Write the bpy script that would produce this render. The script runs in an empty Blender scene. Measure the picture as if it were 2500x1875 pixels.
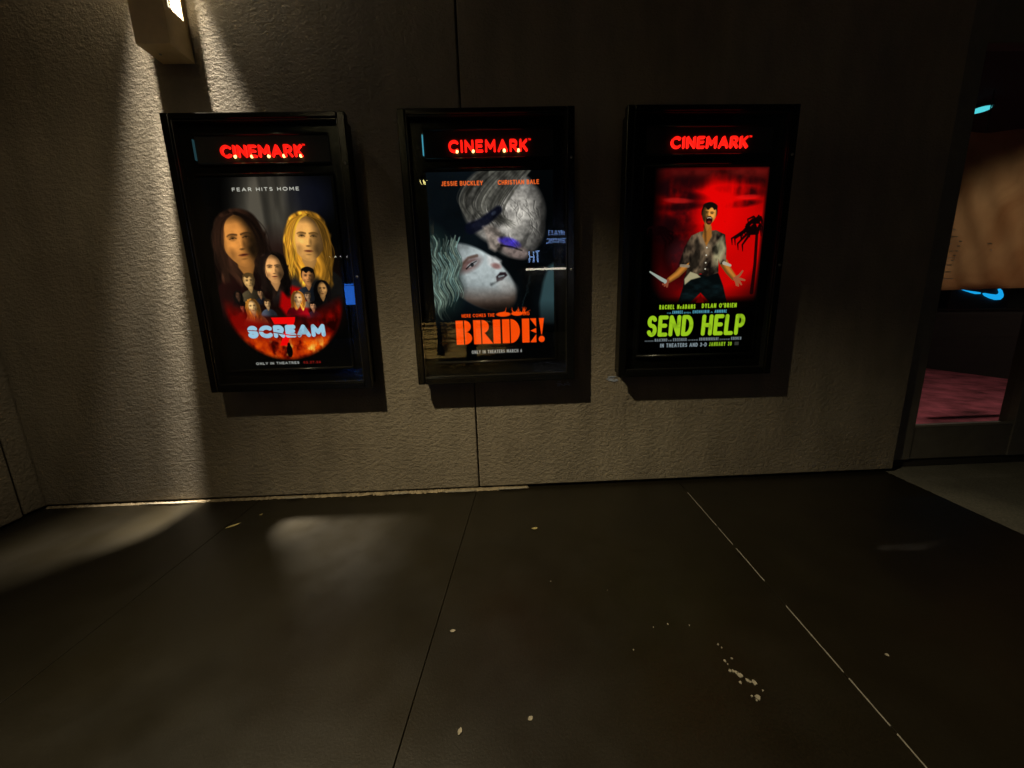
import bpy, bmesh, math, random
import numpy as np
from mathutils import Vector, Matrix

S = bpy.context.scene
COL = S.collection
R = math.radians
random.seed(11)

# ---------------------------------------------------------------- camera, night sky, exposure
CAM = Vector((0.5157, -2.3720, 1.2054)); YAW, PITCH, ROLL, FPX = 0.02807, -0.19298, -0.03014, 893.48
_f = Vector((math.sin(YAW)*math.cos(PITCH), math.cos(YAW)*math.cos(PITCH), math.sin(PITCH)))
_r = Vector((math.cos(YAW), -math.sin(YAW), 0)); _u = _r.cross(_f)
_rx = _r*math.cos(ROLL)+_u*math.sin(ROLL); _ux = -_r*math.sin(ROLL)+_u*math.cos(ROLL)
cd = bpy.data.cameras.new('camera'); cam = bpy.data.objects.new('camera', cd); COL.objects.link(cam)
cd.sensor_fit = 'HORIZONTAL'; cd.sensor_width = 36; cd.lens = FPX/2500*36; cd.clip_start = .02; cd.clip_end = 500
cam.matrix_world = Matrix(((_rx.x, _ux.x, -_f.x, CAM.x), (_rx.y, _ux.y, -_f.y, CAM.y), (_rx.z, _ux.z, -_f.z, CAM.z), (0, 0, 0, 1)))
S.camera = cam
W = bpy.data.worlds.new('World'); S.world = W; W.use_nodes = True
W.node_tree.nodes['Background'].inputs[0].default_value = (.72, .95, .78, 1); W.node_tree.nodes['Background'].inputs[1].default_value = .0035
S.view_settings.view_transform = 'Standard'; S.view_settings.look = 'None'; S.view_settings.exposure = 0; S.view_settings.gamma = 1
S.cycles.max_bounces = 6; S.cycles.diffuse_bounces = 3; S.cycles.glossy_bounces = 4; S.cycles.transparent_max_bounces = 8
S.cycles.sample_clamp_indirect = 2.0; S.cycles.caustics_reflective = False; S.cycles.caustics_refractive = False

# lamp strengths (each lamp sits in its own fixture below)
DOWNLIGHT_W, SCONCE_W, STREET_W, PLAZA_W, SHOP_W = 500, 7400, 40, 6500, 62

# ---------------------------------------------------------------- helpers
def tag(o, label=None, cat=None, group=None, kind=None):
    for k, v in (('label', label), ('category', cat), ('group', group), ('kind', kind)):
        if v: o[k] = v
    return o
def thing(name, label, cat, loc=(0, 0, 0), group=None):
    o = bpy.data.objects.new(name, None); COL.objects.link(o); o.location = loc; o.empty_display_size = .1
    return tag(o, label, cat, group)
class MB:
    def __init__(s): s.bm = bmesh.new()
    def box(s, x0, x1, y0, y1, z0, z1, bev=0):
        v = [s.bm.verts.new((x, y, z)) for x in (x0, x1) for y in (y0, y1) for z in (z0, z1)]
        fs = [s.bm.faces.new([v[i] for i in q]) for q in ((0, 1, 3, 2), (4, 6, 7, 5), (0, 4, 5, 1), (2, 3, 7, 6), (0, 2, 6, 4), (1, 5, 7, 3))]
        if bev:
            es = list({e for f in fs for e in f.edges}); bmesh.ops.bevel(s.bm, geom=es, offset=bev, segments=2, affect='EDGES', profile=.5)
        return s
    def prism(s, pts, y0, y1):
        """outline in x,z pushed from y0 to y1"""
        a = [s.bm.verts.new((x, y0, z)) for x, z in pts]; b = [s.bm.verts.new((x, y1, z)) for x, z in pts]; n = len(pts)
        s.bm.faces.new(a); s.bm.faces.new(b[::-1])
        for i in range(n): s.bm.faces.new((a[i], a[(i+1) % n], b[(i+1) % n], b[i]))
        return s
    def tube(s, p0, p1, r0, r1=None, n=20, caps=True):
        r1 = r0 if r1 is None else r1; p0, p1 = Vector(p0), Vector(p1); d = (p1-p0).normalized(); q = d.to_track_quat('Z', 'Y')
        a = [s.bm.verts.new(p0+q @ Vector((r0*math.cos(6.28318*i/n), r0*math.sin(6.28318*i/n), 0))) for i in range(n)]
        b = [s.bm.verts.new(p1+q @ Vector((r1*math.cos(6.28318*i/n), r1*math.sin(6.28318*i/n), 0))) for i in range(n)]
        for i in range(n): s.bm.faces.new((a[i], a[(i+1) % n], b[(i+1) % n], b[i]))
        if caps: s.bm.faces.new(a[::-1]); s.bm.faces.new(b)
        return s
    def ball(s, c, r, n=10, sq=(1, 1, 1)):
        g = bmesh.ops.create_uvsphere(s.bm, u_segments=n, v_segments=max(5, n//2), radius=r)
        for v in g['verts']: v.co = Vector((v.co.x*sq[0], v.co.y*sq[1], v.co.z*sq[2]))+Vector(c)
        return s
    def build(s, name, mat, parent=None, smooth=False):
        bmesh.ops.recalc_face_normals(s.bm, faces=s.bm.faces)
        me = bpy.data.meshes.new(name); s.bm.to_mesh(me); s.bm.free(); me.materials.append(mat)
        if smooth: me.polygons.foreach_set('use_smooth', [True]*len(me.polygons))
        o = bpy.data.objects.new(name, me); COL.objects.link(o); o.parent = parent
        return o
def mat(name, col, rough=.6, metal=0, spec=.5, vary=0, vscale=6, bump=0, bscale=60, emit=None, estr=0):
    m = bpy.data.materials.new(name); m.use_nodes = True; nt = m.node_tree; b = nt.nodes['Principled BSDF']
    b.inputs['Base Color'].default_value = (*col, 1); b.inputs['Roughness'].default_value = rough; b.inputs['Metallic'].default_value = metal; b.inputs['Specular IOR Level'].default_value = spec
    tc = nt.nodes.new('ShaderNodeTexCoord')
    if vary:
        n = nt.nodes.new('ShaderNodeTexNoise'); n.inputs['Scale'].default_value = vscale; n.inputs['Detail'].default_value = 6; n.inputs['Roughness'].default_value = .6
        nt.links.new(tc.outputs['Object'], n.inputs['Vector'])
        r = nt.nodes.new('ShaderNodeValToRGB'); r.color_ramp.elements[0].position = .3; r.color_ramp.elements[1].position = .72
        r.color_ramp.elements[0].color = (*[c*(1-vary) for c in col], 1); r.color_ramp.elements[1].color = (*[min(1, c*(1+vary)) for c in col], 1)
        nt.links.new(n.outputs['Fac'], r.inputs[0]); nt.links.new(r.outputs[0], b.inputs['Base Color'])
    if bump:
        n = nt.nodes.new('ShaderNodeTexNoise'); n.inputs['Scale'].default_value = bscale; n.inputs['Detail'].default_value = 5
        nt.links.new(tc.outputs['Object'], n.inputs['Vector']); bp = nt.nodes.new('ShaderNodeBump'); bp.inputs['Strength'].default_value = 1; bp.inputs['Distance'].default_value = bump
        nt.links.new(n.outputs['Fac'], bp.inputs['Height']); nt.links.new(bp.outputs[0], b.inputs['Normal'])
    if emit:
        b.inputs['Emission Color'].default_value = (*emit, 1); b.inputs['Emission Strength'].default_value = estr
    return m
def stucco():
    m = mat('stucco', (.235, .195, .14), .85, spec=.35); nt = m.node_tree; b = nt.nodes['Principled BSDF']; L = nt.links.new; N = nt.nodes.new
    tc = N('ShaderNodeTexCoord')
    def noise(scale, detail, mp=(1, 1, 1), dist=0, rough=.5):
        g = N('ShaderNodeMapping'); g.inputs['Scale'].default_value = mp; L(tc.outputs['Object'], g.inputs[0])
        n = N('ShaderNodeTexNoise'); n.inputs['Scale'].default_value = scale; n.inputs['Detail'].default_value = detail; n.inputs['Distortion'].default_value = dist; n.inputs['Roughness'].default_value = rough; L(g.outputs[0], n.inputs['Vector']); return n.outputs['Fac']
    def math_(op, a, c):
        k = N('ShaderNodeMath'); k.operation = op
        for i, x in enumerate((a, c)):
            if isinstance(x, (int, float)): k.inputs[i].default_value = x
            else: L(x, k.inputs[i])
        return k.outputs[0]
    big = noise(1.1, 5); fine = noise(40, 7, (.8, 1, 1.05), 0, .68); grain = noise(105, 3)
    cr = N('ShaderNodeMapRange'); cr.inputs[1].default_value = .30; cr.inputs[2].default_value = .72; L(fine, cr.inputs[0])
    h = math_('ADD', math_('MULTIPLY', cr.outputs[0], .42), math_('MULTIPLY', grain, .24))
    bp = N('ShaderNodeBump'); bp.inputs['Strength'].default_value = 1; bp.inputs['Distance'].default_value = .019; L(h, bp.inputs['Height']); L(bp.outputs[0], b.inputs['Normal'])
    r = N('ShaderNodeValToRGB'); e = r.color_ramp.elements; e[0].position = .3; e[0].color = (.195, .165, .125, 1); e[1].position = .7; e[1].color = (.265, .232, .178, 1)
    L(big, r.inputs[0]); g = N('ShaderNodeMixRGB'); g.blend_type = 'MULTIPLY'; g.inputs[0].default_value = .5
    r2 = N('ShaderNodeValToRGB'); r2.color_ramp.elements[0].position = .25; r2.color_ramp.elements[0].color = (.55, .53, .5, 1); r2.color_ramp.elements[1].position = .6; r2.color_ramp.elements[1].color = (1.08, 1.06, 1.02, 1)
    L(noise(3.2, 6, (2.2, 1, .7)), r2.inputs[0]); L(r.outputs[0], g.inputs[1]); L(r2.outputs[0], g.inputs[2]); L(g.outputs[0], b.inputs['Base Color'])
    return m
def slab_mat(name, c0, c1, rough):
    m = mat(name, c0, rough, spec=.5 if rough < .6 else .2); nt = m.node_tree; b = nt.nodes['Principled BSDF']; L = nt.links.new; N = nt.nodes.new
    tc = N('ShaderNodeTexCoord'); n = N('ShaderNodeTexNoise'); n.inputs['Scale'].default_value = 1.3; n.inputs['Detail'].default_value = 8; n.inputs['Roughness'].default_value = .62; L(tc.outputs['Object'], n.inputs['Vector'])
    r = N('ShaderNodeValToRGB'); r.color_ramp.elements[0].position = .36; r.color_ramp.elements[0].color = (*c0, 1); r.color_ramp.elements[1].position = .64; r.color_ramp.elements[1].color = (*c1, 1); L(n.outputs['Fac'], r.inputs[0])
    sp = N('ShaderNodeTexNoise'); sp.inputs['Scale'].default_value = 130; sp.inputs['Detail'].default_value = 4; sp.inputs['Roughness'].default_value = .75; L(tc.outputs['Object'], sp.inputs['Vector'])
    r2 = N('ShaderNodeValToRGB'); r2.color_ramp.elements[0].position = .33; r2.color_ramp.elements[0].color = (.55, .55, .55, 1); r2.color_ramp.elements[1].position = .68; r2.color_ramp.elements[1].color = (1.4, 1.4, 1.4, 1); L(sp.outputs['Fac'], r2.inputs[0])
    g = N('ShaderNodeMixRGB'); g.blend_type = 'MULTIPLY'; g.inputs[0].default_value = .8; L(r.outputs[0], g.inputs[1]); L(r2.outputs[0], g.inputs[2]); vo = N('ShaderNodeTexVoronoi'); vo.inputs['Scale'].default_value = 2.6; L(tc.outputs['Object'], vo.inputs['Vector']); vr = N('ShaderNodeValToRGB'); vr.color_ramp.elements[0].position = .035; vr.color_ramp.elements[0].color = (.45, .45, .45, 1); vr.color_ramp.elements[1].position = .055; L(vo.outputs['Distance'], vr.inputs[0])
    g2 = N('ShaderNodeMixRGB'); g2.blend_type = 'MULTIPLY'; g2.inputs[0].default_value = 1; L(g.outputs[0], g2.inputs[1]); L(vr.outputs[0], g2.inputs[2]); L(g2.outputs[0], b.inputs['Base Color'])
    rr = N('ShaderNodeMapRange'); rr.inputs[1].default_value = .3; rr.inputs[2].default_value = .7; rr.inputs[3].default_value = rough; rr.inputs[4].default_value = rough+.10; n3 = N('ShaderNodeTexNoise'); n3.inputs['Scale'].default_value = 4.5; n3.inputs['Detail'].default_value = 7; L(tc.outputs['Object'], n3.inputs['Vector']); L(n3.outputs['Fac'], rr.inputs[0]); L(rr.outputs[0], b.inputs['Roughness'])
    bp = N('ShaderNodeBump'); bp.inputs['Strength'].default_value = .6; bp.inputs['Distance'].default_value = .0012; L(sp.outputs['Fac'], bp.inputs['Height']); L(bp.outputs[0], b.inputs['Normal'])
    return m
def glow(name, col, k):
    m = bpy.data.materials.new(name); m.use_nodes = True; nt = m.node_tree; nt.nodes.clear()
    e = nt.nodes.new('ShaderNodeEmission'); e.inputs[0].default_value = (*col, 1); e.inputs[1].default_value = k
    o = nt.nodes.new('ShaderNodeOutputMaterial'); nt.links.new(e.outputs[0], o.inputs[0]); return m
def glass_mat():
    m = bpy.data.materials.new('glass'); m.use_nodes = True; nt = m.node_tree; nt.nodes.clear(); N = nt.nodes.new
    t = N('ShaderNodeBsdfTransparent'); t.inputs[0].default_value = (.97, .98, .97, 1); g = N('ShaderNodeBsdfGlossy'); g.inputs['Roughness'].default_value = .0
    f = N('ShaderNodeFresnel'); f.inputs[0].default_value = 1.5; k = N('ShaderNodeMath'); k.operation = 'MULTIPLY'; k.inputs[1].default_value = 1.5; nt.links.new(f.outputs[0], k.inputs[0])
    ge = N('ShaderNodeNewGeometry'); iv = N('ShaderNodeMath'); iv.operation = 'SUBTRACT'; iv.inputs[0].default_value = 1; nt.links.new(ge.outputs['Backfacing'], iv.inputs[1])
    k2 = N('ShaderNodeMath'); k2.operation = 'MULTIPLY'; nt.links.new(k.outputs[0], k2.inputs[0]); nt.links.new(iv.outputs[0], k2.inputs[1]); k = k2
    x = N('ShaderNodeMixShader'); nt.links.new(k.outputs[0], x.inputs[0]); nt.links.new(t.outputs[0], x.inputs[1]); nt.links.new(g.outputs[0], x.inputs[2])
    o = N('ShaderNodeOutputMaterial'); nt.links.new(x.outputs[0], o.inputs[0]); return m
def print_mat():
    m = bpy.data.materials.new('backlit_print'); m.use_nodes = True; nt = m.node_tree; nt.nodes.clear(); N = nt.nodes.new
    a = N('ShaderNodeVertexColor'); a.layer_name = 'ink'; e = N('ShaderNodeEmission'); e.inputs[1].default_value = 1.0; nt.links.new(a.outputs[0], e.inputs[0])
    o = N('ShaderNodeOutputMaterial'); nt.links.new(e.outputs[0], o.inputs[0]); return m
def lamp(kind, loc, watts, col, size=.03, parent=None, aim=None, cone=None, blend=1):
    d = bpy.data.lights.new('lamp', kind); d.energy = watts; d.color = col; d.shadow_soft_size = size
    o = bpy.data.objects.new('lamp', d); COL.objects.link(o); o.location = loc; o.parent = parent
    if kind == 'SPOT':
        d.spot_size = R(cone); d.spot_blend = blend; o.rotation_euler = Vector(aim).to_track_quat('-Z', 'Y').to_euler()
    return o
def copy_tree(o, parent=None):
    c = o.copy(); COL.objects.link(c); c.parent = parent
    for ch in list(o.children): copy_tree(ch, c)
    return c
def rough_patch(cx, cy, rx, ry, n, rnd, jit=.3):
    return [(cx+rx*math.cos(6.2832*i/n)*(1+rnd.uniform(-jit, jit)), cy+ry*math.sin(6.2832*i/n)*(1+rnd.uniform(-jit, jit))) for i in range(n)]

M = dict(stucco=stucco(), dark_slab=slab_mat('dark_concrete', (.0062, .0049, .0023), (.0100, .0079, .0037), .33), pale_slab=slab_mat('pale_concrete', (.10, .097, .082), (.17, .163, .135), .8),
         plaza=slab_mat('warm_paving', (.26, .20, .10), (.46, .37, .20), .8), joint=mat('joint_shadow', (.02, .016, .012), .9), filler=mat('joint_filler', (.20, .185, .155), .8, vary=.3, vscale=40),
         black=mat('black_powder_coat', (.004, .004, .0035), .16, spec=.3, bump=.0002, bscale=900), board=mat('black_backing', (.005, .005, .0045), .2, spec=.25), satin=mat('black_satin', (.016, .015, .014), .22, spec=.6),
         frame=mat('dark_anodised_frame', (.13, .12, .10), .5, metal=.0, vary=.15, vscale=12), lampbody=mat('tan_painted_metal', (.74, .57, .33), .55, vary=.08, vscale=14, bump=.0004, bscale=400), white=mat('white_enamel', (.8, .78, .7), .5),
         steel=mat('dull_steel', (.35, .35, .34), .4, metal=1), caulk=mat('flaking_sealant', (.22, .175, .11), .85, vary=.45, vscale=26, bump=.004, bscale=70), flake=mat('pale_paint_flake', (.24, .215, .165), .8, vary=.3, vscale=60),
         leaf=mat('dry_leaf', (.30, .25, .10), .7, vary=.35, vscale=70), paper=mat('kraft_paper', (.40, .245, .12), .75, vary=.3, vscale=3.5, bump=.02, bscale=7), glass=glass_mat(), ink=print_mat(),
         red=glow('red_lit_acrylic', (1, .012, .006), 1.25), redside=glow('red_letter_side', (1, .01, .006), 3.2), led=glow('hot_led', (1, .56, .17), 4.5), header=mat('header_tray', (.022, .02, .018), .5, spec=.15), cyan=glow('cyan_end_reflection', (.12, .62, .85), .55), tube=glow('frosted_lamp', (1, .92, .66), 1.6))
M.update(cyan2=glow('faint_end_reflection', (.12, .35, .42), .12), scuff=mat('bluish_leak_paint', (.30, .34, .44), .7), sill=mat('sill_metal', (.42, .38, .32), .4, metal=.6), dim=mat('dim_interior', (.03, .028, .026), .7),
         carpet=mat('pink_carpet', (.50, .115, .17), .95, vary=.8, vscale=3.2, bump=.02, bscale=9), blue=glow('blue_neon', (.01, .42, .95), 1.0), cyanlamp=glow('cyan_lamp', (.10, .75, .85), 1.0), sign=glow('pale_blue_sign', (.30, .50, 1.0), 8),
         redsign=glow('red_sign', (1, .05, .06), 9), whitesign=glow('white_sign', (1, .90, .72), 11), violet=glow('violet_strip', (.18, .12, .8), 3), bluewin=glow('blue_window', (.03, .20, .95), 9), yellowlamp=glow('yellow_lamp', (1, .86, .30), 14),
         bark=mat('bark', (.09, .06, .04), .9, bump=.01, bscale=30), foliage=mat('leaves', (.05, .07, .02), .7))
nt = M['paper'].node_tree; b_ = nt.nodes['Principled BSDF']; tl = nt.nodes.new('ShaderNodeBsdfTranslucent'); tl.inputs[0].default_value = (.85, .47, .21, 1); tcn = nt.nodes.new('ShaderNodeTexCoord'); nn = nt.nodes.new('ShaderNodeTexNoise'); nn.inputs['Scale'].default_value = 2.6; nn.inputs['Detail'].default_value = 7; nn.inputs['Distortion'].default_value = 1.2; rp = nt.nodes.new('ShaderNodeValToRGB'); rp.color_ramp.elements[0].position = .34; rp.color_ramp.elements[0].color = (.62, .30, .12, 1); rp.color_ramp.elements[1].position = .66; rp.color_ramp.elements[1].color = (1, .62, .30, 1)
nt.links.new(tcn.outputs['Object'], nn.inputs['Vector']); nt.links.new(nn.outputs['Fac'], rp.inputs[0]); nt.links.new(rp.outputs[0], tl.inputs[0]); mx = nt.nodes.new('ShaderNodeMixShader'); mx.inputs[0].default_value = .75
nt.links.new(b_.outputs[0], mx.inputs[1]); nt.links.new(tl.outputs[0], mx.inputs[2]); nt.links.new(mx.outputs[0], nt.nodes['Material Output'].inputs[0])

# ---------------------------------------------------------------- stroke lettering (used for the printed lines and the lit letters)
def arc(cx, cy, rx, ry, a0, a1, n=14):
    return [(cx + rx*math.cos(math.radians(a0+(a1-a0)*i/n)), cy + ry*math.sin(math.radians(a0+(a1-a0)*i/n))) for i in range(n+1)]
GLYPH = {   # advance width, strokes in a box one unit high
 'A': (.86, [[(0,0),(.43,1),(.86,0)], [(.15,.33),(.71,.33)]]),
 'B': (.62, [[(0,0),(0,1)], [(0,1),(.32,1)]+arc(.32,.76,.26,.24,90,-90)+[(0,.52)], [(.32,.52)]+arc(.34,.26,.28,.26,90,-90)+[(0,0)]]),
 'C': (.86, [arc(.5,.5,.5,.5,48,312,24)]),
 'D': (.74, [[(0,0),(0,1),(.28,1)]+arc(.28,.5,.46,.5,90,-90,20)+[(0,0)]]),
 'E': (.58, [[(.58,1),(0,1),(0,0),(.58,0)], [(0,.52),(.5,.52)]]),
 'F': (.55, [[(.55,1),(0,1),(0,0)], [(0,.5),(.48,.5)]]),
 'G': (.92, [arc(.5,.5,.5,.5,48,335,24)+[(.95,.46),(.58,.46)]]),
 'H': (.7, [[(0,0),(0,1)], [(.7,0),(.7,1)], [(0,.5),(.7,.5)]]),
 'I': (0, [[(0,0),(0,1)]]),
 'J': (.4, [[(.4,1),(.4,.25)]+arc(.2,.22,.2,.22,0,-150,10)]),
 'K': (.64, [[(0,0),(0,1)], [(.6,1),(.03,.42)], [(.2,.6),(.64,0)]]),
 'L': (.52, [[(0,1),(0,0),(.52,0)]]),
 'M': (.92, [[(0,0),(.03,1),(.46,.3),(.89,1),(.92,0)]]),
 'N': (.74, [[(0,0),(0,1),(.74,0),(.74,1)]]),
 'O': (.98, [arc(.49,.5,.49,.5,0,360,28)]),
 'P': (.58, [[(0,0),(0,1)], [(0,1),(.3,1)]+arc(.3,.72,.28,.28,90,-90)+[(0,.44)]]),
 'R': (.64, [[(0,0),(0,1)], [(0,1),(.32,1)]+arc(.32,.73,.28,.27,90,-90)+[(0,.46)], [(.3,.46),(.64,0)]]),
 'S': (.6, [arc(.31,.76,.27,.24,30,270,12)[:-1]+arc(.31,.26,.29,.26,90,-155,14)]),
 'T': (.66, [[(0,1),(.66,1)], [(.33,1),(.33,0)]]),
 'U': (.7, [[(0,1),(0,.34)]+arc(.35,.34,.35,.34,180,360,14)+[(.7,1)]]),
 'V': (.8, [[(0,1),(.4,0),(.8,1)]]),
 'W': (1.1, [[(0,1),(.28,0),(.55,.8),(.82,0),(1.1,1)]]),
 'Y': (.74, [[(0,1),(.37,.48),(.74,1)], [(.37,.48),(.37,0)]]),
 'Z': (.62, [[(0,1),(.62,1),(0,0),(.62,0)]]),
 'c': (.44, [arc(.25,.27,.25,.27,48,312,14)]),
 '0': (.56, [arc(.28,.5,.28,.5,0,360,24)]),
 '2': (.54, [arc(.27,.72,.27,.28,160,-35,12)+[(0,0),(.54,0)]]),
 '3': (.54, [arc(.26,.75,.25,.25,150,-90,12), arc(.26,.26,.28,.26,90,-150,12)]),
 '6': (.56, [[(.42,1),(.06,.42)], arc(.28,.3,.28,.3,0,360,20)]),
 '7': (.54, [[(0,1),(.54,1),(.16,0)]]),
 '-': (.3, [[(0,.42),(.3,.42)]]),
 '.': (.02, [[(0,.02),(.02,.02)]]),
 "'": (.02, [[(0.02,1),(0,.78)]]),
}
def layout(s, gap=.3, space=.5):
    x, out = 0.0, []
    for ch in s:
        if ch == ' ':
            x += space; continue
        w, st = GLYPH[ch]
        out.append((ch, x, st)); x += w + gap
    return out, x - gap

# ---------------------------------------------------------------- the printed posters: a small painter working on a grid of print dots
AW, AH = 350, 520
class Art:
    def __init__(a, col, seed):
        a.p = np.empty((AH, AW, 3)); a.p[:] = col
        a.rng = np.random.default_rng(seed)
        a.U, a.V = np.meshgrid((np.arange(AW)+.5)/AW, (np.arange(AH)+.5)/AW)
    def noise(a, sx, sy, oct=4, warp=None):
        U, V = (a.U, a.V) if warp is None else warp
        n = np.zeros_like(U); amp, tot = 1.0, 0.0
        for o in range(oct):
            g = a.rng.random((64, 64)); X, Y = U*sx*2**o + 7.3*o, V*sy*2**o + 3.1*o
            xi, yi = np.floor(X).astype(int), np.floor(Y).astype(int); fx, fy = X-xi, Y-yi
            fx, fy = fx*fx*(3-2*fx), fy*fy*(3-2*fy)
            G = lambda i, j: g[(yi+j) % 64, (xi+i) % 64]
            n += amp*((G(0,0)*(1-fx)+G(1,0)*fx)*(1-fy)+(G(0,1)*(1-fx)+G(1,1)*fx)*fy); tot += amp; amp *= .55
        return n/tot
    def lay(a, mask, col):
        m = np.clip(mask, 0, 1)[..., None]; a.p += (np.asarray(col, float) - a.p)*m
    def mul(a, mask, k):
        a.p *= (1-np.clip(mask, 0, 1)*(1-k))[..., None]
    def add(a, mask, col):
        a.p += np.clip(mask, 0, 1)[..., None]*np.asarray(col, float)
    def ell(a, cx, cy, rx, ry, rot=0, soft=.1):
        c, s = math.cos(rot), math.sin(rot); X, Y = a.U-cx, a.V-cy
        r = np.hypot((c*X+s*Y)/rx, (-s*X+c*Y)/ry); return np.clip((1-r)/soft+.5, 0, 1)
    def poly(a, pts, soft=.004):
        ins = np.zeros(a.U.shape, bool); d = np.full(a.U.shape, 9.0); n = len(pts)
        for i in range(n):
            (x0, y0), (x1, y1) = pts[i], pts[(i+1) % n]
            if y0 != y1: ins ^= ((a.V > y0) != (a.V > y1)) & (a.U < (x1-x0)*(a.V-y0)/(y1-y0)+x0)
            d = np.minimum(d, a.seg(x0, y0, x1, y1))
        return np.clip(np.where(ins, d, -d)/soft+.5, 0, 1)
    def seg(a, x0, y0, x1, y1):
        dx, dy = x1-x0, y1-y0; t = np.clip(((a.U-x0)*dx+(a.V-y0)*dy)/(dx*dx+dy*dy+1e-12), 0, 1)
        return np.hypot(a.U-x0-t*dx, a.V-y0-t*dy)
    def line(a, pts, w0, w1=None, soft=.003):
        w1 = w0 if w1 is None else w1; m = np.zeros(a.U.shape); n = len(pts)-1
        for i in range(n):
            (x0, y0), (x1, y1) = pts[i], pts[i+1]; pad = max(w0, w1)+soft*2
            i0, i1 = int(max(0, (min(x0, x1)-pad)*AW)), int(min(AW, (max(x0, x1)+pad)*AW+2)); j0, j1 = int(max(0, (min(y0, y1)-pad)*AW)), int(min(AH, (max(y0, y1)+pad)*AW+2))
            if i1 <= i0 or j1 <= j0: continue
            U, V = a.U[j0:j1, i0:i1], a.V[j0:j1, i0:i1]; dx, dy = x1-x0, y1-y0
            t = np.clip(((U-x0)*dx+(V-y0)*dy)/(dx*dx+dy*dy+1e-12), 0, 1)
            w = w0+(w1-w0)*(i+t)/n
            m[j0:j1, i0:i1] = np.maximum(m[j0:j1, i0:i1], np.clip((w-np.hypot(U-x0-t*dx, V-y0-t*dy))/soft+.5, 0, 1))
        return m
    def curve(a, P, w0, w1=None, soft=.003):
        P = np.asarray(P, float)
        for _ in range(3):
            Q = np.empty((2*len(P)-2, 2)); Q[0::2] = .75*P[:-1]+.25*P[1:]; Q[1::2] = .25*P[:-1]+.75*P[1:]; P = np.vstack([P[:1], Q, P[-1:]])
        return a.line([tuple(p) for p in P], w0, w1, soft)
    def text(a, s, u0, u1, v0, v1, weight=.16, gap=.3, shear=0):
        """mask of one line fitted between u0..u1 and v0 (top)..v1"""
        gl, wid = layout(s, 0, 0); h = v1-v0; hw = weight*h/2; m = np.zeros(a.U.shape); n = len(s.split(' ')); gp = 2*hw+gap*h*.5
        step = (len(s)-1)*gp + (n-1)*.12*h
        kx = (u1-u0-2*hw-step)/wid; ky = h-2*hw; x = u0+hw; i = 0
        for ch in s:
            if ch == ' ': x += gp+.12*h; continue
            _, px0, st = gl[i]; i += 1
            for pl in st:
                P = [(x+px*kx+shear*(py-.5)*h, v1-hw-py*ky) for px, py in pl]
                m = np.maximum(m, a.line(P, hw))
            x += GLYPH[ch][0]*kx+gp
        return m
    def head(a, cx, cy, s, skin, hair, rot=0.0, lit=-1, long=1.0, female=True, wide=.72, contrast=.75, hairlen=1.7, clothes=None):
        """a made-up face: hair, neck, shaded face, features"""
        c, q = math.cos(rot), math.sin(rot); X0, Y0 = (a.U-cx)/s, (a.V-cy)/s; X, Y = c*X0+q*Y0, -q*X0+c*Y0
        W = lambda x, y: (cx+s*(c*x-q*y), cy+s*(q*x+c*y))
        skin, hair = np.asarray(skin, float), np.asarray(hair, float); sm = lambda e0, e1, v: (lambda t: t*t*(3-2*t))(np.clip((v-e0)/(e1-e0), 0, 1))
        if clothes is not None:
            sh = np.clip((1.9-np.hypot(X/1.0, (Y-2.95)/1.0))/.08, 0, 1)*sm(3.2, 2.3, Y)
            a.p += sh[..., None]*(np.asarray(clothes)*(.55+.7*sm(.9, -1.2, X*-lit)[..., None])*(.75+.5*a.noise(9, 22)[..., None])-a.p)
        st = a.noise(3.2, .7, 3, (X*1.6+.25*np.sin(Y*3.1+X), Y*.8)); st = .35+1.15*np.clip(st*1.9-.45, 0, 1.1)
        if long:
            hb = np.clip((1-np.hypot(X/(1.06+.08*np.sin(Y*4)), (Y+.16)/1.06))/.08, 0, 1)
            lo = np.clip((1.04+.10*np.sin(Y*5+2+X)-np.abs(X))/.08, 0, 1)*sm(-.3, -.1, Y)*sm(hairlen, hairlen-.45, Y+.25*np.sin(X*6))
            hb = np.maximum(hb, lo)
        else: hb = np.clip((1-np.hypot(X/.84, (Y+.2)/.98))/.08, 0, 1)*sm(.25, .05, Y)
        hl = hair[None, None]*(st*(.55+.75*sm(.9, -.9, X*-lit)))[..., None]
        a.p += hb[..., None]*(hl-a.p)
        nk = np.clip((.36-np.abs(X)-.5*np.clip(Y-1.0, 0, 1))/.06, 0, 1)*sm(.5, .6, Y)*sm(1.62, 1.5, Y)
        shade = 1-contrast*sm(-.12, .42, X*-lit+.09*np.sin(Y*5)-.06)
        a.p += nk[..., None]*(skin*(.30+.45*shade[..., None])-a.p)
        wy = wide*np.sqrt(np.clip(1-(Y*.98)**2, 0, 1))*(1-.22*np.clip(Y, 0, 1)**1.5)
        f = np.clip((wy-np.abs(X))/.05, 0, 1)*(np.abs(Y) < 1.02)
        tone = skin[None, None]*(shade*(1.04-.22*sm(.2, 1, np.abs(Y+.1)))*(.92+.16*a.noise(3, 3, 3, (X, Y))))[..., None]
        a.p += f[..., None]*(tone-a.p)
        E = lambda x, y, rx, ry, so=.6: np.clip((1-np.hypot((X-x)/rx, (Y-y)/ry))/so, 0, 1)*f
        dk = skin*.13
        a.mul(.7*f*np.clip((np.abs(X)-.50)/.25, 0, 1), .45); a.mul(.7*f*np.clip((-.62-Y)/.25, 0, 1), .4)
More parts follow.
